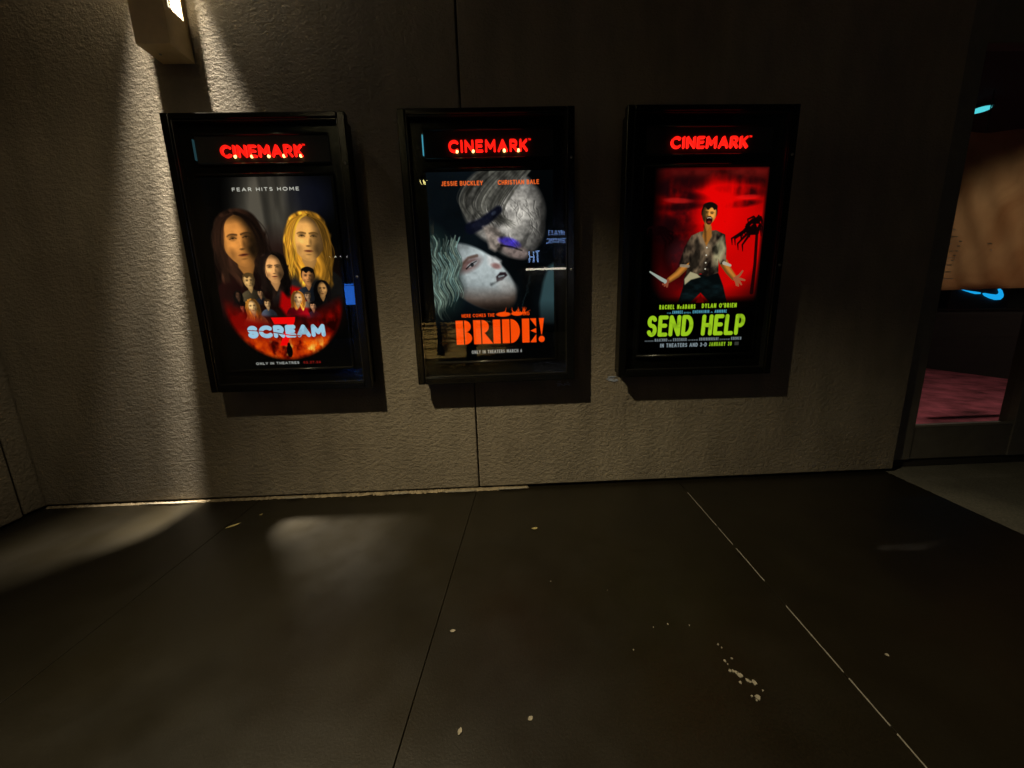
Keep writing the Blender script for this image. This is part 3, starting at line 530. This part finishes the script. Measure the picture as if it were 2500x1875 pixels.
# ---------------------------------------------------------------- lit poster cases
CW, CH, CD = .970, 1.519, .137
def ring(k, x0, x1, z0, z1, wx0, wx1, wz0, wz1, y0, y1, bev):
    k.box(x0, x0+wx0, y0, y1, z0, z1, bev); k.box(x1-wx1, x1, y0, y1, z0, z1, bev); k.box(x0+wx0+.0005, x1-wx1-.0005, y0+.0008, y1, z0, z0+wz0, bev); k.box(x0+wx0+.0005, x1-wx1-.0005, y0+.0008, y1, z1-wz1, z1, bev)
def letters(parent):
    """the lit word in the header, each stroke a rounded bar"""
    gl, wid = layout('CINEMARK', .0, 0); x0, x1, z0, z1, hw = -.219, .225, 2.091-.7805, 2.153-.7805, .0062
    gp = .0225; kx = (x1-x0-2*hw-7*gp)/wid; kz = z1-z0-2*hw; x = x0+hw
    face, side = MB(), MB(); nlay = 0
    for i, ch in enumerate('CINEMARK'):
        for pl in GLYPH[ch][1]:
            P = [(x+px*kx, z0+hw+pz*kz) for px, pz in pl]
            for (a, b), (c, d) in zip(P[:-1], P[1:]):
                dx, dz = c-a, d-b; L = math.hypot(dx, dz)
                if L < 1e-6: continue
                q = math.atan2(dz, dx); nlay += 1; yf = -.1085-.00002*(nlay % 7)
                out = [(c+hw*math.cos(q+t), d+hw*math.sin(q+t)) for t in [R(-90+18*j) for j in range(11)]]+[(a+hw*math.cos(q+t), b+hw*math.sin(q+t)) for t in [R(90+18*j) for j in range(11)]]
                face.prism(out, yf, yf+.002); side.prism([((p[0]-(a+c)/2)*.99+(a+c)/2, (p[1]-(b+d)/2)*.99+(b+d)/2) for p in out], yf+.003, -.097)
        x += GLYPH[ch][0]*kx+gp
    tm = [[(0, 1), (.9, 1)], [(.45, 1), (.45, 0)], [(1.3, 0), (1.3, 1), (1.75, .3), (2.2, 1), (2.2, 0)]]
    for pl in tm:
        for (a, b), (c, d) in zip(pl[:-1], pl[1:]):
            a, b, c, d = .228+a*.0062, z1-.009+b*.009, .228+c*.0062, z1-.009+d*.009; q = math.atan2(d-b, c-a); h = .0011
            face.prism([(c+h*math.sin(q), d-h*math.cos(q)), (c-h*math.sin(q), d+h*math.cos(q)), (a-h*math.sin(q), b+h*math.cos(q)), (a+h*math.sin(q), b-h*math.cos(q))], -.1082, -.106)
    f = face.build('lettering', M['red'], parent); side.build('letter_sides', M['redside'], f)
ZB = .7805
def make_case(loc, roll, wide, label, leds, edge):
    t = thing('poster_case', label, 'poster case', loc, 'poster cases on the stucco wall'); t.rotation_euler = (0, -roll, 0); t.scale = (wide, 1, 1)
    h = CW/2
    MB().box(-h+.016, h-.016, -.0905, -.005, .016, CH-.016, .004).build('cabinet', M['black'], t)
    k = MB(); ring(k, -h, h, 0, CH, .043, .043, .040, .029, -CD, -.0912, .005); k.build('door_frame', M['black'], t)
    k = MB(); ring(k, -h+.0435, h-.0435, .0405, CH-.0295, .007, .007, .007, .007, -.1275, -.0914, .002); k.build('glazing_bead', M['satin'], t)
    MB().box(-h+.048, h-.048, -.1315, -.1297, .046, CH-.035).build('glass', M['glass'], t)
    MB().box(-.372, .380, -.1068, -.0908, .118, 1.232, .003).build('light_box', M['board'], t)
    MB().box(-.355, .372, -.0960, -.0908, 1.284, 1.424, .002).build('header_panel', M['header'], t)
    for z, n in ((1.428, .007), (1.279, .007)): MB().tube((-.352, -.0985, z), (.368, -.0985, z), n, n, 12).build('header_rail', M['satin'], t, True)
    for z in (1.222, .128): MB().tube((-.366, -.1085, z), (.374, -.1085, z), .0085, .0085, 14).build('clamp_bar', M['satin'], t, True)
    for z in (1.262, .66): MB().tube((h-.020, -CD-.0035, z), (h-.020, -CD+.002, z), .0075, .0075, 14).build('lock', M['steel'], t, True)
    letters(t)
    for x in leds: MB().ball((x, -.1050, 1.3150), .0085, 10, (1, .6, 1.15)).build('bulb', M['led'], t, True)
    if edge: MB().box(-.3635, -.3585, -.1035, -.0912, 1.30, 1.405, .001).build('end_reflection', M[edge], t)  # reflection at the header end, put in as a glowing strip
    return t
C1 = make_case((-1.2540+CW/2, 0, ZB-.0036), -.0038, .9975, 'black lit poster case beside the wall lamp, five bright bulbs along its red letters', (-.143, -.053, .039, .122, .214), 'cyan2')
C2 = make_case((CW/2, 0, ZB+.0028), .0017, .999, 'middle lit poster case, hung across the vertical wall joint, four bulbs along its red letters', (-.172, -.082, .093, .172), 'cyan')
C3 = make_case((1.2470+CW/2, 0, ZB+.0008), -.0084, 1.0033, 'black lit poster case nearest the shop window, its red letters evenly lit without bulbs', (), None)

def make_poster(case, fn, label):
    a = np.clip(fn(), 0, 1); lin = np.where(a <= .04045, a/12.92, ((a+.055)/1.055)**2.4)
    x, z = np.meshgrid(np.linspace(-.355, .365, AW), np.linspace(1.2095, .1395, AH)); co = np.stack([x, np.full_like(x, -.10895), z], -1).reshape(-1, 3)
    i, j = np.meshgrid(np.arange(AW-1), np.arange(AH-1)); q = (j*AW+i).ravel(); quads = np.stack([q, q+AW, q+AW+1, q+1], -1)
    me = bpy.data.meshes.new('movie_poster'); me.vertices.add(len(co)); me.vertices.foreach_set('co', co.ravel().astype(np.float32))
    nf = len(quads); me.loops.add(nf*4); me.loops.foreach_set('vertex_index', quads.ravel().astype(np.int32)); me.polygons.add(nf); me.polygons.foreach_set('loop_start', np.arange(0, nf*4, 4, dtype=np.int32))
    me.update(calc_edges=True); at = me.color_attributes.new('ink', 'FLOAT_COLOR', 'POINT'); at.data.foreach_set('color', np.concatenate([lin.reshape(-1, 3), np.ones((len(co), 1))], 1).astype(np.float32).ravel())
    me.materials.append(M['ink']); o = bpy.data.objects.new('movie_poster', me); COL.objects.link(o)
    o.location = case.location; o.rotation_euler = case.rotation_euler; o.scale = case.scale
    return tag(o, label, 'movie poster', 'backlit posters in the wall cases')
make_poster(C1, sheet_family, 'dark movie poster crowded with faces over a fire, red seven behind pale blue title')
make_poster(C2, sheet_couple, 'movie poster of two tilted heads, one grey and one pale, above an orange title')
make_poster(C3, sheet_island, 'red movie poster of a shouting man with a blade, lime green title below')

# case light leaks, painted as bluish patches on the stucco just under two case corners
rnd = random.Random(17)
def scuff(x, z, rx, rz, label):  # paints a case light leak as small bluish patches
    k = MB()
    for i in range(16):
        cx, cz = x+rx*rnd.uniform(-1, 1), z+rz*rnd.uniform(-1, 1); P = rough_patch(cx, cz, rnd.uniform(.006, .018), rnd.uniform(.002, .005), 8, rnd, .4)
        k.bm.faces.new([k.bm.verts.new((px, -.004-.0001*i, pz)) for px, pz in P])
    tag(k.build('painted_leak', M['scuff']), label, 'paint scuff')  # painted light leak, no real scuff in the stucco
scuff(1.252, .755, .028, .022, 'painted bluish white light leak under the lower left corner of the case nearest the shop window')
scuff(.925, .735, .040, .016, 'faint bluish light leak painted on the stucco under the lower right corner of the middle poster case')

# ---------------------------------------------------------------- the shop front on the right
sf = thing('shop_window', 'dark framed shop window standing right of the poster wall', 'shop window', (0, 0, 0))
k = MB()
for x0, x1 in ((3.318, 3.478), (4.222, 4.352), (5.12, 5.25), (6.0, 6.13)): MB().box(x0, x1, .055, .145, .062, 2.92, .004).build('mullion', M['frame'], sf)
k = MB()
for a, b in ((3.4785, 4.2215), (4.3525, 5.1195), (5.2505, 5.9995)):
    MB().box(a, b, .062, .140, .062, .305, .004).build('bottom_rail', M['frame'], sf); MB().box(a, b, .062, .140, 2.70, 2.92, .004).build('top_rail', M['frame'], sf)
k = MB()
for a, b in ((3.4785, 4.2215), (4.3525, 5.1195), (5.2505, 5.9995)): MB().box(a, b, .058, .061, .3055, .322).build('sill_bead', M['sill'], sf)
for a, b in ((3.479, 4.221), (4.353, 5.119), (5.251, 5.999)): MB().box(a, b, .098, .104, .306, 2.699).build('pane', M['glass'], sf)
MB().box(3.32, 6.13, .075, .15, 0, .061).build('base_gap', M['joint'], sf)
MB().box(3.30, 8.3, .055, .20, 2.921, 4.3).build('fascia', M['frame'], sf)
# the dim room behind the glass
rm = thing('shop_interior', 'dark shop room behind the window with a black ceiling and walls', 'shop room', (0, 0, 0))
MB().box(8.6, 8.8, .2, 6, 0, 3.05).build('side_wall_panel', M['dim'], rm); MB().box(3.1, 8.8, 6.0, 6.2, 0, 3.05).build('back_wall_panel', M['dim'], rm); MB().box(3.0, 3.28, .26, 6, 0, 3.05).build('side_wall_panel', M['dim'], rm)
MB().box(3.1, 8.8, .21, 6.1, 3.05, 3.2).build('ceiling_panel', M['dim'], rm)
cp = MB().box(3.3, 7.95, .16, 5.9, .0, .03).build('carpet', M['carpet']); tag(cp, 'mottled dark pink carpet lying on the shop floor behind the glass', 'carpet')
ct = thing('shop_counter', 'black shop counter standing behind the pink carpet', 'counter', (0, 0, 0))
MB().box(7.96, 8.55, .3, 5.5, 0, 1.02, .01).build('carcass', M['dim'], ct); MB().box(7.93, 8.56, .28, 5.52, 1.0205, 1.06, .006).build('worktop', M['satin'], ct)
# brown paper hung inside the first pane; 
k = MB(); rnd = random.Random(2); NX, NZ = 60, 50; g = []
for i in range(NX+1):
    x = 3.482+1.62*i/NX; tp = 2.26+.006*math.sin(i*.5); row = []
    for j in range(NZ+1):
        z = 1.268+(tp-1.268)*j/NZ; row.append(k.bm.verts.new((x, .150+.010*math.sin(x*9+z*3)+.006*math.sin(z*11-x*5)+.004*math.sin(x*31+z*17)+rnd.uniform(-.0012, .0012), z)))
    g.append(row)
for i in range(NX):
    for j in range(NZ): k.bm.faces.new((g[i][j], g[i+1][j], g[i+1][j+1], g[i][j+1]))
tag(k.build('paper_screen', M['paper'], None, True), 'crinkled brown paper sheet hung inside the shop window', 'paper screen')
rnd = random.Random(31); tp_ = thing('glints', 'short white strips put in as highlights along the left edge of the brown paper', 'glints', (0, 0, 0))  # white slivers added to stand for highlights over the crinkled paper
for z, x0, L_ in [(1.70-.045*i, 3.50+.004*i, .035+.02*((i*7) % 3)) for i in range(9)]+[(1.58-.03*i, 3.60-.008*i, .022) for i in range(6)]+[(1.56, 3.80, .03), (1.52, 3.83, .012)]:
    MB().box(x0, x0+L_, .1055, .107, z, z+.004+.003*rnd.random()).build('strip', M['white'], tp_)
dp = thing('light_blocker', 'added black board behind the brown paper, keeping shop lamp light off the pavement', 'light blocker', (0, 0, 0))  # unseen board added to stop shop lamp light reaching the pavement
MB().box(3.40, 6.9, .55, .58, 1.285, 1.786).build('board', M['dim'], dp)
for x in (3.7, 5.1, 6.6): MB().tube((x, .565, 1.786), (x, .565, 3.05), .004).build('hanging_rod', M['steel'], dp)
ls = thing('lit_sign', 'small bright blue curved tick sign glowing below the brown paper', 'lit sign', (0, 0, 0))
hook = [(5.325, 1.249), (5.345, 1.23), (5.402, 1.204), (5.467, 1.185), (5.508, 1.187), (5.531, 1.21), (5.53, 1.234), (5.508, 1.273), (5.482, 1.295), (5.473, 1.29), (5.491, 1.259), (5.485, 1.242), (5.456, 1.236), (5.392, 1.245), (5.329, 1.256)]
tail = [(5.09, 1.297), (5.135, 1.287), (5.182, 1.279), (5.245, 1.27), (5.289, 1.262), (5.288, 1.248), (5.249, 1.249), (5.185, 1.266)]
MB().prism(hook, 1.2, 1.215).build('tick_hook', M['blue'], ls); MB().prism(tail, 1.2, 1.215).build('tick_tail', M['blue'], ls)
MB().box(5.0, 5.62, 1.217, 1.235, 1.10, 1.40, .004).build('back_plate', M['dim'], ls)
MB().box(5.33, 5.585, 1.196, 1.2165, 1.094, 1.104).build('lower_rail', M['steel'], ls)
for x in (5.05, 5.57): MB().tube((x, 1.228, 1.395), (x, 1.228, 3.05), .004).build('hanging_rod', M['steel'], ls)
cl = thing('ceiling_light', 'small round cyan light in the ceiling behind the shop window', 'ceiling light', (5.27, 1.478, 3.0))
MB().tube((0, 0, .012), (0, 0, .05), .085, .07, 24).build('trim_ring', M['dim'], cl); MB().tube((0, 0, 0), (0, 0, .0119), .066, .066, 24).build('lens', M['cyanlamp'], cl)
lamp('SPOT', (0, 0, -.03), SHOP_W, (1, .80, .62), .05, cl, (0, 0, -1), 135, .22)

# ---------------------------------------------------------------- the lamp that lights the wall: a can hung from the soffit
dl = thing('pendant_downlight', 'cylindrical downlight hung from the soffit in front of the poster wall', 'downlight', (-.773, -1.809, 3.25))
k = MB().tube((0, 0, -.06), (0, 0, .30), .085, .085, 28, False); k.tube((0, 0, .30), (0, 0, .302), .085, .085, 28); k.build('can', M['black'], dl)
MB().tube((0, 0, .303), (0, 0, 1.07), .010).build('stem', M['black'], dl); MB().tube((0, 0, .02), (0, 0, .06), .05, .06, 20).build('bulb', M['tube'], dl)
lamp('SPOT', (0, 0, -.07), DOWNLIGHT_W, (1, .84, .52), .03, dl, (.40, .10, -1), 88, 1.0)
lamp('SPOT', (0, 0, -.065), DOWNLIGHT_W*.11, (1, .82, .52), .04, dl, (-.30, .25, -1), 116, 1.0)

# ---------------------------------------------------------------- across the street: what the case glass mirrors
def sign_word(word, x_right, z0, z1, width, y, m, parent, name):
    gl, wid = layout(word, .28, .5); k = MB(); hw = (z1-z0)*.06
    for i, (ch, x, st) in enumerate(gl):
        for pl in st:
            P = [(x_right-(x+px)*width/wid, z0+pz*(z1-z0)) for px, pz in pl]
            for (a, b), (c, d) in zip(P[:-1], P[1:]):
                L = math.hypot(c-a, d-b)
                if L < 1e-6: continue
                nx, nz = -(d-b)/L*hw, (c-a)/L*hw; k.prism([(a+nx, b+nz), (a-nx, b-nz), (c-nx, d-nz), (c+nx, d+nz)], y, y+.05)
    return k.build(name, m, parent)
SY = -20.24
hb = thing('hotel_building', 'dark hotel block across the street with pale blue lit lettering', 'building', (0, SY, 0))
MB().box(-6, 14, -6, -.3, 0, 16).build('wall', M['dim'], hb)
sign_word('HYATT', 4.43, 5.52, 5.78, .95, -.05, M['sign'], hb, 'sign_lettering'); sign_word('CENTRIC', 4.66, 5.10, 5.34, 1.28, -.05, M['sign'], hb, 'sign_lettering'); sign_word('TH', 2.98, 4.05, 4.66, .60, -.05, M['sign'], hb, 'sign_lettering')
k = MB(); n = 24
for i in range(n):
    a, b = 6.2832*i/n, 6.2832*(i+1)/n; k.prism([(2.46+r_*math.cos(t), 3.84+r_*math.sin(t)) for r_, t in ((.13, a), (.13, b), (.07, b), (.07, a))], 0, .04)
k.build('ring_sign', M['redsign'], hb)
MB().box(2.15, 5.4, .0, .12, 3.60, 3.70).build('canopy_light', M['whitesign'], hb); MB().box(2.1, 5.5, -.3, .6, 3.72, 3.95).build('entrance_canopy', M['dim'], hb)
MB().box(4.72, 4.80, -.1, 0, 3.9, 5.4).build('corner_light', M['violet'], hb)
sb = thing('shop_building', 'low dark shop building across the street with one blue lit window', 'building', (0, SY, 0))
MB().box(-26, -6.3, -6, -.3, 0, 7).build('wall', M['dim'], sb)
k = MB().box(-8.55, -7.86, -.299, -.2, 1.95, 3.02); k.box(-8.55, -7.86, -.299, -.2, 3.07, 3.13); k.build('window', M['bluewin'], sb)
for i, x in enumerate((-9.05, -8.72, -8.42, -8.08)): MB().ball((x, .1, 4.62), .035, 8).build('bulb', M['whitesign'], sb)
def street_lamp(x, y, h, label, w, aim, cone):
    t = thing('street_lamp', label, 'street lamp', (x, y, 0), 'street lamps beyond the pavement')
    MB().tube((0, 0, 0), (0, 0, h-.1), .07, .045).build('pole', M['black'], t); MB().tube((0, 0, 0), (0, 0, .25), .13, .11).build('base', M['black'], t)
    MB().tube((0, .02, h-.13), (0, .62, h+.02), .03).build('arm', M['black'], t)
    a = MB().box(-.14, .14, .55, .95, h-.02, h+.05, .015).build('lamp_head', M['black'], t); MB().box(-.11, .11, .58, .92, h-.032, h-.021).build('lens', M['yellowlamp'], a)
    if w: lamp('SPOT', (0, .75, h-.06), w, (1, .80, .42), .12, t, aim, cone, .6)
street_lamp(-2.9, -9.3, 6.2, 'tall street lamp across from the left poster case', STREET_W, (.35, 1, -.75), 110)
street_lamp(-1.3, -9.0, 4.6, 'short street lamp shining down on the paving by the tree', PLAZA_W, (.03, -.42, -1), 50)
street_lamp(-3.9, -13.0, 5.4, 'far street lamp near the kerb of the road', 0, None, None)
pw = thing('garden_wall', 'low golden lit stone wall at the back of the warm paving', 'garden wall', (0, -9.9, 0)); rnd = random.Random(8)
k = MB()
for j in range(6):
    x = -2.55-rnd.random()*.4; z0 = .148*j
    while x < .75:
        L_ = rnd.uniform(.35, .8); k.box(x+.006, min(x+L_, .8)-.006, -.32, rnd.uniform(-.02, .02), z0+.006, z0+.142, .008); x += L_
k.build('stone_courses', M['plaza'], pw); MB().box(-2.98, .86, -.36, .05, .89, .95, .01).build('coping', M['plaza'], pw)
tr = thing('street_tree', 'young street tree standing on the warm lit paving', 'tree', (-.20, -6.75, 0))
k = MB(); P = [(0, 0, 0), (.03, .02, .9), (-.03, 0, 1.9), (.02, .03, 3.0), (0, 0, 4.2)]
for i in range(4): k.tube(P[i], P[i+1], .13-.022*i, .13-.022*(i+1), 12)
rnd = random.Random(4)
for i in range(9):
    q = i*.7; k.tube((0, 0, 2.6+.17*i), (1.1*math.cos(q), 1.1*math.sin(q), 3.5+.2*i), .035, .012, 8)
k.build('trunk', M['bark'], tr, True)
k = MB()
for i in range(1400):
    d = Vector((rnd.gauss(0, 1), rnd.gauss(0, 1), rnd.gauss(0, .8))).normalized()*rnd.uniform(.4, 1.5); c = Vector((0, 0, 4.5))+d; u = Vector((rnd.gauss(0, 1), rnd.gauss(0, 1), rnd.gauss(0, 1))).normalized(); v = u.orthogonal().normalized()
    k.bm.faces.new([k.bm.verts.new(c+u*a+v*b) for a, b in ((-.09, 0), (0, .04), (.09, 0), (0, -.04))])
k.build('crown', M['foliage'], tr)

# ---------------------------------------------------------------- small things on the slabs
rnd = random.Random(23)
def leaf(x, y, L_, ang, label, m, wid=.5, curl=.25, group='leaves and scraps on the dark slabs', name='fallen_leaf', cat='leaf'):
    k = MB(); n = 6; rows = []; L = L_*.72
    for i in range(n+1):
        t = i/n; w = wid*L*.5*math.sin(math.pi*min(.96, max(.06, t)))**.8; zz = .002+curl*L*(t-.5)**2
        rows.append([k.bm.verts.new(((t-.5)*L, s*w, zz+abs(s)*curl*L*.25)) for s in (-1, 0, 1)])
    for i in range(n):
        for j in range(2): k.bm.faces.new((rows[i][j], rows[i+1][j], rows[i+1][j+1], rows[i][j+1]))
    o = k.build(name, m); o.location = (x, y, .001); o.rotation_euler = (0, 0, ang); mo = o.modifiers.new('thick', 'SOLIDIFY'); mo.thickness = .0012
    tag(o, label, cat, group)
leaf(.671, -.504, .050, .1, 'pale yellow leaf lying below the middle poster case', M['leaf'])
leaf(.292, -1.157, .030, .1, 'small pale scrap lying just right of the long slab joint', M['flake'], .6, .1, name='paper_scrap', cat='scrap')
leaf(.566, -1.483, .022, .6, 'tiny pale crumb near the bottom edge, right of the slab joint', M['flake'], .8, .1, name='paper_scrap', cat='scrap')
leaf(.356, -1.507, .028, 1.3, 'pale oval scrap near the bottom edge, nearest the slab joint', M['flake'], .6, .1, name='paper_scrap', cat='scrap')
leaf(1.814, -1.352, .018, .4, 'tiny grey pebble right of the pale joint filler', M['flake'], .9, .3, name='pebble', cat='pebble')
leaf(-1.120, -.33, .10, .75, 'crooked pale scrap on the slab joint under the left poster case', M['leaf'], .28, .05, name='paper_scrap', cat='scrap')
leaf(-1.03, -.21, .03, .9, 'small pale sliver beside the crooked scrap under the left case', M['leaf'], .3, .05, name='paper_scrap', cat='scrap')
# worn cluster left of the pale joint: flakes of old paint
cl_ = []
for x, y, r in ((1.300, -1.287, .004), (1.306, -1.30, .0035), (1.315, -1.342, .004), (1.287, -1.350, .0055), (1.318, -1.343, .003), (1.290, -1.362, .003), (1.283, -1.385, .006), (1.292, -1.387, .006), (1.300, -1.392, .007), (1.306, -1.402, .013), (1.318, -1.420, .007), (1.325, -1.426, .005), (1.337, -1.428, .010), (1.292, -1.425, .006), (1.300, -1.47, .004), (1.315, -1.473, .011), (1.306, -1.482, .004), (1.345, -1.455, .003), (1.24, -1.20, .003), (1.16, -1.19, .003), (1.10, -1.2, .002), (.99, -1.29, .003), (.98, -1.0, .003), (.74, -.93, .002)):
    k = MB(); n = 9; P = rough_patch(x-.035, y+.012, r*.62, r*.8, n, rnd, .4); a = [k.bm.verts.new((p[0], p[1], .0032)) for p in P]; b = [k.bm.verts.new((p[0], p[1], .0004)) for p in P]; k.bm.faces.new(a)
    for j in range(n): k.bm.faces.new((a[j], a[(j+1) % n], b[(j+1) % n], b[j]))
    tag(k.build('paint_flake', M['flake']), 'pale paint fleck in the scatter left of the light slab joint', 'paint fleck', 'pale paint flecks scattered on the dark slab')
